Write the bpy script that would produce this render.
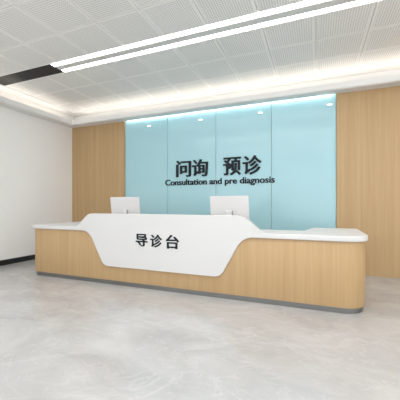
import bpy, bmesh, math, random
from mathutils import Vector, Matrix
random.seed(4)
S = bpy.context.scene
for o in list(bpy.data.objects): bpy.data.objects.remove(o)

# ------------------------------------------------------------------ camera
F_PX, HORIZON, YAW, EYE = 287.0, 204.6, math.atan(115/287.0), 1.15
cd = bpy.data.cameras.new('camera'); cam = bpy.data.objects.new('camera', cd)
S.collection.objects.link(cam); S.camera = cam
cd.sensor_width = 36; cd.lens = F_PX/400*36; cd.clip_start = .05
cam.location = (0, 0, EYE); cam.rotation_euler = (math.pi/2, 0, YAW)
cd.shift_y = (HORIZON-200)/400

# ------------------------------------------------------------------ world, lights, exposure
W = bpy.data.worlds.new('daylight'); S.world = W; W.use_nodes = True
W.node_tree.nodes['Background'].inputs[0].default_value = (.93, .965, 1, 1)
W.node_tree.nodes['Background'].inputs[1].default_value = 2.2
S.view_settings.view_transform = 'Standard'; S.view_settings.look = 'None'
S.view_settings.exposure = 0.20; S.view_settings.gamma = 1; S.view_settings.use_curve_mapping = False

COVE_W, STRIP_E, SLOT_W, LINE_E = 1.6, .9, 1.3, 8.0

def area(name, loc, rot, sx, sy, power, col=(1, 1, 1)):
    l = bpy.data.lights.new(name, 'AREA'); l.shape = 'RECTANGLE'; l.size = sx; l.size_y = sy
    l.energy = power; l.color = col
    o = bpy.data.objects.new(name, l); S.collection.objects.link(o)
    o.location = loc; o.rotation_euler = rot
    return o
XL, YB, XR, YF = -5.49, 5.33, 4.6, -4.2      # room: left wall, feature wall, right wall, wall behind
ZS, ZC = 3.01, 3.31                          # soffit underside, ceiling
WARM = (1, .92, .82)
# cove light tubes (the lit troughs above the soffit)
area('cove_light', (-.3, 5.17, 3.06), (math.radians(180+38), 0, 0), 9.6, .05, 8.0*COVE_W, WARM)
area('cove_light', (-5.33, .5, 3.06), (math.radians(180), math.radians(38), 0), .05, 9.0, 7.0*COVE_W, WARM)
# light in the slot above the blue glass
area('slot_light', (-1.805, 5.325, 3.03), (math.radians(8), 0, 0), 4.2, .025, 2.6*SLOT_W, (.96, .99, 1))

# ------------------------------------------------------------------ helpers
def link(o, parent=None):
    S.collection.objects.link(o)
    if parent: o.parent = parent
    return o
def obj(name, bm, m, parent=None, smooth=False):
    me = bpy.data.meshes.new(name); bmesh.ops.recalc_face_normals(bm, faces=bm.faces)
    bm.to_mesh(me); bm.free()
    me.materials.append(m)
    if smooth:
        me.shade_smooth()
        try: me.set_sharp_from_angle(angle=math.radians(35))
        except Exception: pass
        for p in me.polygons:
            if len(p.vertices) > 4: p.use_smooth = False      # the large flat faces stay flat
    o = bpy.data.objects.new(name, me)
    link(o)
    if parent:
        o.parent = parent; o.matrix_parent_inverse = Matrix.Translation(-Vector(parent.location)) if parent.type == 'EMPTY' else Matrix()
    return o
def tag(o, label=None, cat=None, group=None, kind=None):
    if label: o['label'] = label
    if cat: o['category'] = cat
    if group: o['group'] = group
    if kind: o['kind'] = kind
    return o
def thing(name, loc, label, cat, group=None):
    o = bpy.data.objects.new(name, None); o.empty_display_size = .1; o.location = loc
    link(o); return tag(o, label, cat, group)
def box(bm, x0, x1, y0, y1, z0, z1, bev=0, seg=2):
    r = bmesh.ops.create_cube(bm, size=1, matrix=Matrix.Translation(((x0+x1)/2, (y0+y1)/2, (z0+z1)/2)) @
                              Matrix.Diagonal((x1-x0, y1-y0, z1-z0, 1)))
    if bev:
        es = list({e for v in r['verts'] for e in v.link_edges})
        bmesh.ops.bevel(bm, geom=es, offset=bev, segments=seg, affect='EDGES', profile=.5)
    return bm
def B(*a, **k): return box(bmesh.new(), *a, **k)
def fillet(pts, n=8):
    """pts: (x, y, r) polygon; returns rounded outline."""
    out = []
    N = len(pts)
    for i in range(N):
        p = Vector(pts[i][:2]); r = pts[i][2]
        if r <= 0: out.append(p); continue
        a = Vector(pts[i-1][:2])-p; b = Vector(pts[(i+1) % N][:2])-p
        a.normalize(); b.normalize()
        ang = a.angle(b); t = r/math.tan(ang/2)
        p1 = p+a*t; p2 = p+b*t
        c = p+(a+b).normalized()*(r/math.sin(ang/2))
        v1 = p1-c; v2 = p2-c
        th = math.atan2(v1.x*v2.y-v1.y*v2.x, v1.dot(v2))
        for k in range(n+1):
            q = th*k/n; cs, sn = math.cos(q), math.sin(q)
            out.append(c+Vector((v1.x*cs-v1.y*sn, v1.x*sn+v1.y*cs)))
    return out
def prism(outline, lo, hi, axis='z', bev=0, seg=2):
    bm = bmesh.new()
    f3 = (lambda p, h: (p.x, p.y, h)) if axis == 'z' else (lambda p, h: (p.x, h, p.y))
    a = [bm.verts.new(f3(p, lo)) for p in outline]; b = [bm.verts.new(f3(p, hi)) for p in outline]
    n = len(a)
    for i in range(n): bm.faces.new((a[i], a[(i+1) % n], b[(i+1) % n], b[i]))
    fa = bm.faces.new(a[::-1]); fb = bm.faces.new(b)
    bmesh.ops.recalc_face_normals(bm, faces=bm.faces)
    if bev:
        es = list(fa.edges)+list(fb.edges)
        bmesh.ops.bevel(bm, geom=es, offset=bev, segments=seg, affect='EDGES', profile=.5)
    return bm

# ------------------------------------------------------------------ materials
def mat(name, col, rough=.5, metal=0, coat=0, emit=0, spec=.5):
    m = bpy.data.materials.new(name); m.use_nodes = True
    b = m.node_tree.nodes['Principled BSDF']
    b.inputs['Base Color'].default_value = (*col, 1); b.inputs['Roughness'].default_value = rough
    b.inputs['Metallic'].default_value = metal; b.inputs['Coat Weight'].default_value = coat
    b.inputs['Specular IOR Level'].default_value = spec
    if emit:
        b.inputs['Emission Color'].default_value = (*col, 1); b.inputs['Emission Strength'].default_value = emit
    return m
def nodes(m): return m.node_tree.nodes, m.node_tree.links, m.node_tree.nodes['Principled BSDF']
def ramp(N, stops):
    r = N.new('ShaderNodeValToRGB'); e = r.color_ramp.elements
    while len(e) < len(stops): e.new(.5)
    for i, (p, c) in enumerate(stops): e[i].position = p; e[i].color = (*c, 1)
    return r
def mathn(N, L, op, a, b=None, c=None):
    n = N.new('ShaderNodeMath'); n.operation = op
    for i, v in enumerate((a, b, c)):
        if v is None: continue
        if isinstance(v, (int, float)): n.inputs[i].default_value = v
        else: L.new(v, n.inputs[i])
    return n.outputs[0]
def wood(name, dark, light, plank=.3):
    m = mat(name, light, .42, spec=.4); N, L, b = nodes(m)
    g = N.new('ShaderNodeNewGeometry')
    def grain(sx, sz, det, rough=.6):
        mp = N.new('ShaderNodeMapping'); mp.inputs['Scale'].default_value = (sx, sx, sz)
        L.new(g.outputs['Position'], mp.inputs[0])
        n = N.new('ShaderNodeTexNoise'); n.inputs['Scale'].default_value = 1; n.inputs['Detail'].default_value = det
        n.inputs['Roughness'].default_value = rough
        L.new(mp.outputs[0], n.inputs['Vector']); return n.outputs[0]
    a = grain(75, .9, 3); c = grain(11, .12, 2); d = grain(210, 3.5, 2)
    v = mathn(N, L, 'ADD', mathn(N, L, 'MULTIPLY', a, .45), mathn(N, L, 'ADD', mathn(N, L, 'MULTIPLY', c, .35), mathn(N, L, 'MULTIPLY', d, .2)))
    r = ramp(N, [(.30, dark), (.68, light)]); L.new(v, r.inputs[0])
    L.new(r.outputs[0], b.inputs['Base Color'])
    bp = N.new('ShaderNodeBump'); bp.inputs['Strength'].default_value = .06; bp.inputs['Distance'].default_value = .002
    L.new(d, bp.inputs['Height']); L.new(bp.outputs[0], b.inputs['Normal'])
    return m
M = {}
M['wood'] = wood('oak_veneer', (.44, .285, .132), (.56, .383, .202))
M['white_wall'] = mat('white_paint', (.92, .90, .875), .6)
M['plaster'] = mat('white_plaster', (.84, .83, .81), .7)
M['solid'] = mat('white_solid_surface', (.695, .69, .68), .45, spec=.2)
M['black'] = mat('black_skirting', (.012, .013, .013), .35)
M['steel'] = mat('brushed_steel', (.24, .24, .235), .3, metal=.9)
M['letter'] = mat('charcoal_letter', (.014, .019, .024), .5, spec=.2)
M['aluminium'] = mat('white_aluminium', (.72, .71, .69), .4)
M['monitor'] = mat('white_monitor_shell', (.70, .685, .68), .4)
M['screen'] = mat('dark_screen', (.01, .01, .012), .12)
M['hinge'] = mat('grey_hinge', (.35, .35, .35), .4)  # grey standing in for the shadow beside the monitor neck cover
M['diffuser'] = mat('lit_diffuser', (1, 1, 1), .5, emit=LINE_E)
M['diffuser_hall'] = mat('bright_lit_diffuser', (1, 1, 1), .5, emit=13)  # for the added unseen fill strips, brighter than the visible fixture
M['led'] = mat('led_strip', (1, .97, .93), .5, emit=STRIP_E)
M['lamp'] = mat('lamp_lens', (1, .98, .95), .5, emit=1.4)  # glow of the ovals that imitate downlight reflections
M['vent'] = mat('black_vent_metal', (.010, .009, .008), .35, spec=.25)
M['groove'] = mat('ceiling_groove', (.85, .84, .82), .8)
# blue glass
m = mat('blue_glass', (.39, .645, .705), .30, coat=.55, spec=.35); M['glass'] = m
nodes(m)[2].inputs['Coat Roughness'].default_value = .13
M['glassedge'] = mat('blue_glass_edge', (.10, .30, .36), .2)
# floor stone
m = mat('polished_marble', (.6, .6, .58), .16, spec=.5); M['floor'] = m
N, L, b = nodes(m); g = N.new('ShaderNodeNewGeometry')
def noise(scale, det, rough, dist=0, loc=0):
    mp = N.new('ShaderNodeMapping'); mp.inputs['Location'].default_value = (loc, loc, 0); mp.inputs['Rotation'].default_value = (0, 0, .6)
    mp.inputs['Scale'].default_value = (1, 1.6, 1); L.new(g.outputs['Position'], mp.inputs[0])
    n = N.new('ShaderNodeTexNoise'); n.inputs['Scale'].default_value = scale; n.inputs['Detail'].default_value = det
    n.inputs['Roughness'].default_value = rough; n.inputs['Distortion'].default_value = dist
    L.new(mp.outputs[0], n.inputs['Vector']); return n.outputs[0]
cl = noise(1.3, 7, .62, .9)
r = ramp(N, [(.34, (.43, .425, .418)), (.5, (.485, .481, .476)), (.68, (.55, .548, .543))]); L.new(cl, r.inputs[0])
def vein(scale, loc, width, dist):
    v = noise(scale, 5, .55, dist, loc)
    d = mathn(N, L, 'ABSOLUTE', mathn(N, L, 'SUBTRACT', v, .5))
    return mathn(N, L, 'SUBTRACT', 1.0, mathn(N, L, 'SMOOTH_MIN', mathn(N, L, 'DIVIDE', d, width), 1.0, .1))
mask = noise(1.9, 2, .5, 0, 7)
v1 = mathn(N, L, 'MULTIPLY', mathn(N, L, 'MAXIMUM', vein(1.1, 3, .014, 1.2), 0), mathn(N, L, 'MULTIPLY', mask, .42))
v2 = mathn(N, L, 'MULTIPLY', mathn(N, L, 'MAXIMUM', vein(2.6, 11, .012, .8), 0), mathn(N, L, 'MULTIPLY', mask, .42))
mx = N.new('ShaderNodeMixRGB'); L.new(mathn(N, L, 'MAXIMUM', v1, v2), mx.inputs[0]); L.new(r.outputs[0], mx.inputs[1])
mx.inputs[2].default_value = (.70, .695, .68, 1)
v3 = mathn(N, L, 'MULTIPLY', mathn(N, L, 'MAXIMUM', vein(.9, 23, .010, 1.5), 0), .10)
mx2 = N.new('ShaderNodeMixRGB'); L.new(v3, mx2.inputs[0]); L.new(mx.outputs[0], mx2.inputs[1]); mx2.inputs[2].default_value = (.40, .38, .36, 1)
L.new(mx2.outputs[0], b.inputs['Base Color'])
# perforated ceiling panel: regular small holes, plain margin round every panel
JX0, JP, JY0, JPY = -3.62, .605, 4.08, .56
JYL = 2.69
m = mat('perforated_metal_panel', (.66, .66, .65), .55); M['perf'] = m
N, L, b = nodes(m); g = N.new('ShaderNodeNewGeometry')
sp = N.new('ShaderNodeSeparateXYZ'); L.new(g.outputs['Position'], sp.inputs[0])
PITCH = .0275
def cell(o):
    t = mathn(N, L, 'FRACT', mathn(N, L, 'ADD', mathn(N, L, 'DIVIDE', o, PITCH), 1000.0))
    return mathn(N, L, 'SUBTRACT', t, .5)
cx, cy = cell(sp.outputs[0]), cell(sp.outputs[1])
rad = mathn(N, L, 'SQRT', mathn(N, L, 'ADD', mathn(N, L, 'MULTIPLY', cx, cx), mathn(N, L, 'MULTIPLY', cy, cy)))
hole = mathn(N, L, 'LESS_THAN', rad, .34)
uv = N.new('ShaderNodeUVMap')
su = N.new('ShaderNodeSeparateXYZ'); L.new(uv.outputs[0], su.inputs[0])
def edge(o): return mathn(N, L, 'LESS_THAN', mathn(N, L, 'ABSOLUTE', mathn(N, L, 'SUBTRACT', o, .5)), .5-.045)
inside = mathn(N, L, 'MULTIPLY', edge(su.outputs[0]), edge(su.outputs[1]))
hm = mathn(N, L, 'MULTIPLY', hole, inside)
mx = N.new('ShaderNodeMixRGB'); L.new(hm, mx.inputs[0]); mx.inputs[1].default_value = (.95, .93, .90, 1); mx.inputs[2].default_value = (.66, .65, .63, 1)
L.new(mx.outputs[0], b.inputs['Base Color'])

# ------------------------------------------------------------------ room shell
def struct(name, bm, m, parent=None): return tag(obj(name, bm, m, parent), kind='structure')
struct('floor', B(XL-.15, XR+.15, YF-.15, YB+.2, -.12, 0), M['floor'])
struct('wall_left', B(XL-.15, XL, YF-.15, YB+.2, 0, 3.6), M['white_wall'])
# feature wall: backing, then the two oak clad stretches standing proud of the blue glass
GX0, GX1 = -3.955, .335
struct('wall_back', B(XL, XR+.15, YB+.06, YB+.2, 0, 3.6), M['plaster'])
struct('wall_back_oak_left', B(XL, GX0, YB, YB+.06, 0, ZS), M['wood'])
struct('wall_back_oak_right', B(GX1, XR, YB, YB+.06, 0, ZS), M['wood'])
bm = bmesh.new()       # wall at the right; unseen window openings added to light the left wall
box(bm, XR, XR+.15, 2.2, YB+.2, 0, 3.6); box(bm, XR, XR+.15, YF-.15, 2.2, 0, .5); box(bm, XR, XR+.15, YF-.15, 2.2, 2.8, 3.6)
for y in (-4.25, -2.1, .05): box(bm, XR+.01, XR+.14, y-.05, y+.05, .5, 2.8)
struct('wall_right', bm, M['white_wall'])
# wall behind the camera with wide window openings
bm = bmesh.new()
box(bm, XL, XR, YF-.15, YF, 0, .12); box(bm, XL, XR, YF-.15, YF, 2.95, 3.6)
for k in range(6):
    x = XL+(XR-XL)*k/5; box(bm, max(XL, x-.06), min(XR, x+.06), YF-.14, YF-.01, .12, 2.95)
struct('wall_front', bm, M['white_wall'])
struct('baseboard_left', B(XL, XL+.015, YF, YB, 0, .10, bev=.003), M['black'])

# ceiling: perforated panels, light groove between them, plain plaster rim
PX0, PY1 = -5.24, 5.12
LY0, LY1 = 3.245, 3.525            # recessed lighting channel
bm = bmesh.new(); uvl = bm.loops.layers.uv.new('UVMap')
xs = [PX0]+[JX0+JP*k for k in range(-2, 14)]; xs = [x for x in xs if x < XR-.1]+[XR]
ysb = [PY1, 4.64, 4.08, LY1]; ysf = [LY0]+[2.69-JPY*k for k in range(12)]+[YF]
G = .003
def tile(x0, x1, y0, y1):
    x0 += G; x1 -= G; y0 += G; y1 -= G
    z0, z1 = ZC, ZC+.02
    vs = [bm.verts.new(p) for p in ((x0, y0, z0), (x1, y0, z0), (x1, y1, z0), (x0, y1, z0))]
    vt = [bm.verts.new((v.co.x, v.co.y, z1)) for v in vs]
    f = bm.faces.new(vs[::-1])
    w = (x1-x0)/JP; h = (y1-y0)/JPY
    for l in f.loops:
        l[uvl].uv = ((l.vert.co.x-x0)/(x1-x0), (l.vert.co.y-y0)/(y1-y0))
    for i in range(4):
        s = bm.faces.new((vs[i], vs[(i+1) % 4], vt[(i+1) % 4], vt[i]))
        for l in s.loops: l[uvl].uv = (0, 0)
for ys in (ysb, ysf):
    for i in range(len(ys)-1):
        for j in range(len(xs)-1): tile(xs[j], xs[j+1], ys[i+1], ys[i])
struct('ceiling', bm, M['perf'])
bm = bmesh.new()
box(bm, XL-.15, XR+.15, LY1+.005, YB+.2, ZC+.021, ZC+.2); box(bm, XL-.15, XR+.15, YF-.15, LY0-.005, ZC+.021, ZC+.2)
box(bm, XL-.15, XR+.15, LY0-.005, LY1+.005, ZC+.12, ZC+.2)
struct('ceiling_slab', bm, M['groove'])
bm = bmesh.new()
box(bm, XL, XR, PY1, YB+.06, ZC-.012, ZC+.02); box(bm, XL, PX0, YF, PY1, ZC-.012, ZC+.02)
struct('ceiling_rim', bm, M['plaster'])
# soffit with cove lip
LYP, LXP = 5.07, XL+.26
bm = bmesh.new()
box(bm, LXP, GX0, LYP+.02, YB+.06, ZS, ZS+.03); box(bm, GX0, GX1, LYP+.02, YB-.025, ZS, ZS+.03)
box(bm, GX1, XR, LYP+.02, YB+.06, ZS, ZS+.03)
box(bm, XL, LXP-.02, YF, YB+.06, ZS, ZS+.03); box(bm, LXP-.02, LXP, LYP+.02, YB+.06, ZS, ZS+.03)
struct('ceiling_soffit', bm, M['plaster'])
bm = bmesh.new()
out = [(LXP-.02, YF), (LXP, YF), (LXP, LYP), (XR, LYP), (XR, LYP+.02), (LXP-.02, LYP+.02)]
o_ = [Vector(p) for p in out]
struct('trim_1', prism(o_, ZS-.006, ZS+.09, bev=.003), M['plaster'])
# small shadow fillet below the lip
o_ = [Vector(p) for p in [(LXP-.045, YF), (LXP-.02, YF), (LXP-.02, LYP+.02), (XR, LYP+.02), (XR, LYP+.045), (LXP-.045, LYP+.045)]]
struct('trim_2', prism(o_, ZS-.014, ZS, bev=.002), M['plaster'])

# ------------------------------------------------------------------ lights as things
t = thing('linear_ceiling_light', (.4, 3.385, ZC), 'long double-strip white light recessed in the perforated ceiling', 'ceiling light')
LX0 = -3.79
obj('housing', B(LX0, XR, LY0+.004, LY1-.004, ZC+.03, ZC+.10), M['aluminium'], t)
obj('centre_plate', B(LX0, XR, 3.328, 3.444, ZC-.002, ZC+.03, bev=.002), M['aluminium'], t)
for y0, y1 in ((3.262, 3.325), (3.447, 3.508)):
    obj('diffuser', B(LX0, XR, y0, y1, ZC+.004, ZC+.03), M['diffuser'], t)
for yy, lab in ((1.6, 'second double-strip ceiling light, nearer the middle of the hall'), (-.6, 'third double-strip ceiling light, by the window side')):
    t = thing('linear_ceiling_light', (.4, yy, ZC), lab, 'ceiling light')  # unseen fixture added for more overhead light
    obj('housing', B(-3.79, XR-.3, yy-.14, yy+.14, ZC-.02, ZC-.001, bev=.002), M['aluminium'], t)
    for a in (-.13, .04): obj('diffuser', B(-3.77, XR-.32, yy+a, yy+a+.09, ZC-.026, ZC-.019), M['diffuser_hall'], t)
t = thing('ceiling_air_vent', (-4.5, 3.385, ZC), 'black rectangular vent panel in the ceiling at the end of the light strips', 'vent')
obj('frame', B(PX0+.004, LX0-.002, LY0+.004, LY1-.004, ZC, ZC+.03, bev=.002), M['vent'], t)
bm = bmesh.new()
for k in range(7):
    y = LY0+.035+k*.035; box(bm, PX0+.03, LX0-.03, y-.004, y+.004, ZC-.003, ZC+.004)
obj('slat', bm, M['vent'], t)
o = obj('light_strip', B(GX0+.03, GX1-.03, 5.315, 5.35, 3.033, 3.045), M['led'])
tag(o, 'thin white light strip glowing along the top of the blue glass', 'light strip')
o = obj('cove_light_strip', B(-5.05, XR-.1, 5.15, 5.19, ZS+.03, ZS+.042), M['led'])
tag(o, 'warm light strip hidden in the ceiling cove above the feature wall', 'light strip')
o = obj('cove_light_strip', B(-5.35, -5.31, YF+.2, 5.0, ZS+.03, ZS+.042), M['led'])
tag(o, 'warm light strip hidden in the ceiling cove above the left white wall', 'light strip')

# ------------------------------------------------------------------ blue glass panels
gw = (GX1-GX0)/4
names = ['blue glass wall panel at the far left, next to the left oak cladding', 'blue glass wall panel behind the first two large characters',
         'blue glass wall panel behind the last two large characters', 'blue glass wall panel at the right, next to the right oak wall']
for k in range(4):
    x0 = GX0+gw*k; x1 = x0+gw
    o = obj('glass_wall_panel', B(x0+.0035, x1-.0035, YB+.025, YB+.055, 0, 3.06, bev=.002), M['glass'])
    tag(o, names[k], 'wall panel', 'blue glass panels of the feature wall')

# ------------------------------------------------------------------ lettering
def text_mesh(body, bold=0.0, depth=.02, shear=0):
    cu = bpy.data.curves.new('t', 'FONT'); cu.body = body; cu.size = 1; cu.offset = bold; cu.resolution_u = 4
    cu.extrude = depth
    o = bpy.data.objects.new('t', cu); S.collection.objects.link(o)
    dg = bpy.context.evaluated_depsgraph_get(); dg.update()
    me = bpy.data.meshes.new_from_object(o.evaluated_get(dg))
    bpy.data.objects.remove(o); bpy.data.curves.remove(cu)
    return me
def bounds(me):
    xs = [v.co.x for v in me.vertices]; ys = [v.co.y for v in me.vertices]
    return min(xs), max(xs), min(ys), max(ys)
def letters(body, x0, x1, z0, z1, yfront, thick, parent, mt, name, bold, fit='line', shift=0.0):
    """whole line mapped onto the rectangle; each glyph its own mesh"""
    whole = text_mesh(body, bold); bx0, bx1, by0, by1 = bounds(whole)
    if fit == 'cap': by0 = 0
    sx = (x1-x0)/(bx1-bx0); sz = (z1-z0)/(by1-by0)
    for i, ch in enumerate(body):
        if ch == ' ': continue
        pre = bounds(text_mesh(body[:i+1], bold)); me = text_mesh(ch, bold); b_ = bounds(me)
        dx = pre[1]-b_[1]
        for v in me.vertices:
            X, Yv, Zv = v.co
            v.co = (x0+(X+dx-bx0)*sx, yfront+(thick if Zv < 0 else 0), z0+(Yv-by0)*sz)
        if shift:                        # heavier strokes: widen sideways by overlapping shifted outlines
            b2 = bmesh.new()
            for q in (-1, 0, 1):
                m2 = me.copy()
                for v in m2.vertices: v.co.x += q*shift*sx; v.co.y += abs(q)*.0003
                b2.from_mesh(m2); bpy.data.meshes.remove(m2)
            b2.to_mesh(me); b2.free()
        me.name = name; me.materials.clear(); me.materials.append(mt)
        bm = bmesh.new(); bm.from_mesh(me); bmesh.ops.recalc_face_normals(bm, faces=bm.faces); bm.to_mesh(me); bm.free()
        o = bpy.data.objects.new(name, me); link(o); o.parent = parent
        o.matrix_parent_inverse = Matrix.Translation(-Vector(parent.location)) if parent.type == 'EMPTY' else Matrix()
YG = YB+.025
t = thing('wall_sign', (-1.8, YG, 1.7), 'two pairs of large charcoal Chinese characters on the blue glass', 'sign')
for ch, x0, x1, z0, z1 in (('\u95ee', -2.665, -2.345, 1.715, 2.055), ('\u8be2', -2.31, -1.975, 1.715, 2.06),
                           ('\u9884', -1.65, -1.31, 1.715, 2.06), ('\u8bca', -1.265, -.92, 1.715, 2.07)):
    letters(ch, x0, x1, z0, z1, YG-.025, .0245, t, M['letter'], 'character', .010, shift=.018)
t = thing('wall_sign', (-1.8, YG, 1.55), 'small charcoal English line Consultation and pre diagnosis on blue glass', 'sign')
letters('Consultation and pre diagnosis', -2.93, -.68, 1.553, 1.672, YG-.012, .0115, t, M['letter'], 'letter', .012, 'cap', .02)

# ------------------------------------------------------------------ reception desk
desk = thing('reception_desk', (-1.865, 3.9, 0), 'long oak and white reception desk with raised white centre panel', 'reception desk')
FY = 3.33; DX0, DX1 = -4.295, .535; BY = 4.45; CXM = -1.865
def plan(i, j=0):
    """desk plan outline inset by i (outer) """
    return fillet([(DX0+i, FY+i, .03), (DX1-i, FY+i, .26-i*.6), (DX1-i, BY-i, .02), (-.03+i, BY-i, .03), (-.13+i, 3.87-i, .03),
                   (-3.28-i, 3.87-i, .03), (-3.38-i, BY-i, .03), (DX0+i, BY-i, .02)], 12)
obj('toe_kick', prism(plan(.042), 0, .062), M['steel'], desk, True)
obj('body', prism(plan(.026), .062, .762, bev=.002), M['wood'], desk, True)
obj('countertop', prism(plan(0), .762, .82, bev=.008, seg=3), M['solid'], desk, True)
# raised panel: outline drawn in the plane of the desk front
PCX = -1.952
half = [(-1.07, .268, .14), (-.795, .766, .22), (-.46, .766, 0), (-.46, .818, 0), (-.56, .818, .04), (-.79, 1.018, .14)]
pts = half+[(2*PCX-x, z, r) for x, z, r in half[::-1]]
pp = obj('front_panel', prism(fillet(pts, 10), FY-.006, FY+.10, axis='y', bev=.005, seg=3), M['solid'], desk, True)
for ch, x0, x1, z0, z1 in (('\u5bfc', -2.277, -2.095, .583, .752), ('\u8bca', -2.048, -1.87, .58, .752), ('\u53f0', -1.812, -1.622, .575, .757)):
    letters(ch, x0, x1, z0, z1, FY-.012, .006, pp, M['letter'], 'character', .016, shift=.014)

# ------------------------------------------------------------------ monitors
def monitor(x, y, rz, label):
    t = thing('computer_monitor', (x, y, .82), label, 'monitor', 'monitors on the reception desk')
    w, h, th = .53, .32, .022
    tilt = Matrix.Translation((0, 0, .287)) @ Matrix.Rotation(math.radians(8), 4, 'X')
    def add(name, bm, m, mx=Matrix(), smooth=False):
        bmesh.ops.transform(bm, matrix=mx, verts=bm.verts)
        o = obj(name, bm, m, None, smooth); o.parent = t; return o
    o_ = fillet([(-w/2, -h/2, .012), (w/2, -h/2, .012), (w/2, h/2, .012), (-w/2, h/2, .012)], 5)
    sh = add('housing', prism(o_, -th/2, th/2, axis='y', bev=.005), M['monitor'], tilt, True)
    add('screen', B(-w/2+.012, w/2-.012, th/2-.001, th/2+.001, -h/2+.03, h/2-.012), M['screen'], tilt)
    add('hinge_cover', B(-.048, .048, -th/2-.016, -th/2+.002, -.15, -.035, bev=.004), M['monitor'], tilt, True)
    add('neck', B(-.035, .035, -.040, -.024, .008, .20, bev=.006), M['monitor'], smooth=True)
    add('hinge', B(.049, .055, -.042, -.012, .15, .25, bev=.002), M['hinge'])  # thin strip modelling the shadow along the cover's right edge
    ob = fillet([(-.11, -.10, .03), (.11, -.10, .03), (.11, .08, .03), (-.11, .08, .03)], 6)
    add('base', prism(ob, 0, .01, bev=.002), M['monitor'], smooth=True)
    t.rotation_euler = (0, 0, rz)
    return t
monitor(-2.73, 3.70, 0, 'white computer monitor on the desk, in front of the oak and glass edge')
monitor(-1.063, 3.70, 0, 'white computer monitor on the desk, below the last large characters')
# ------------------------------------------------------------------ glowing ovals standing in for downlight reflections in the glass
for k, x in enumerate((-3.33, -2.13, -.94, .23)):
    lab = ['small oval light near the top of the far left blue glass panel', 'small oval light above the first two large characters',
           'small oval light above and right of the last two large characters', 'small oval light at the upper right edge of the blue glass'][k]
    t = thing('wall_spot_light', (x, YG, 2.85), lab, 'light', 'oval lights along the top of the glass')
    for nm, a, d0, d1, m_ in (('rim', 1.0, 0, -.006, M['aluminium']), ('lens', .86, -.004, -.010, M['lamp'])):  # both parts only shape the imitated reflection, no real fitting here
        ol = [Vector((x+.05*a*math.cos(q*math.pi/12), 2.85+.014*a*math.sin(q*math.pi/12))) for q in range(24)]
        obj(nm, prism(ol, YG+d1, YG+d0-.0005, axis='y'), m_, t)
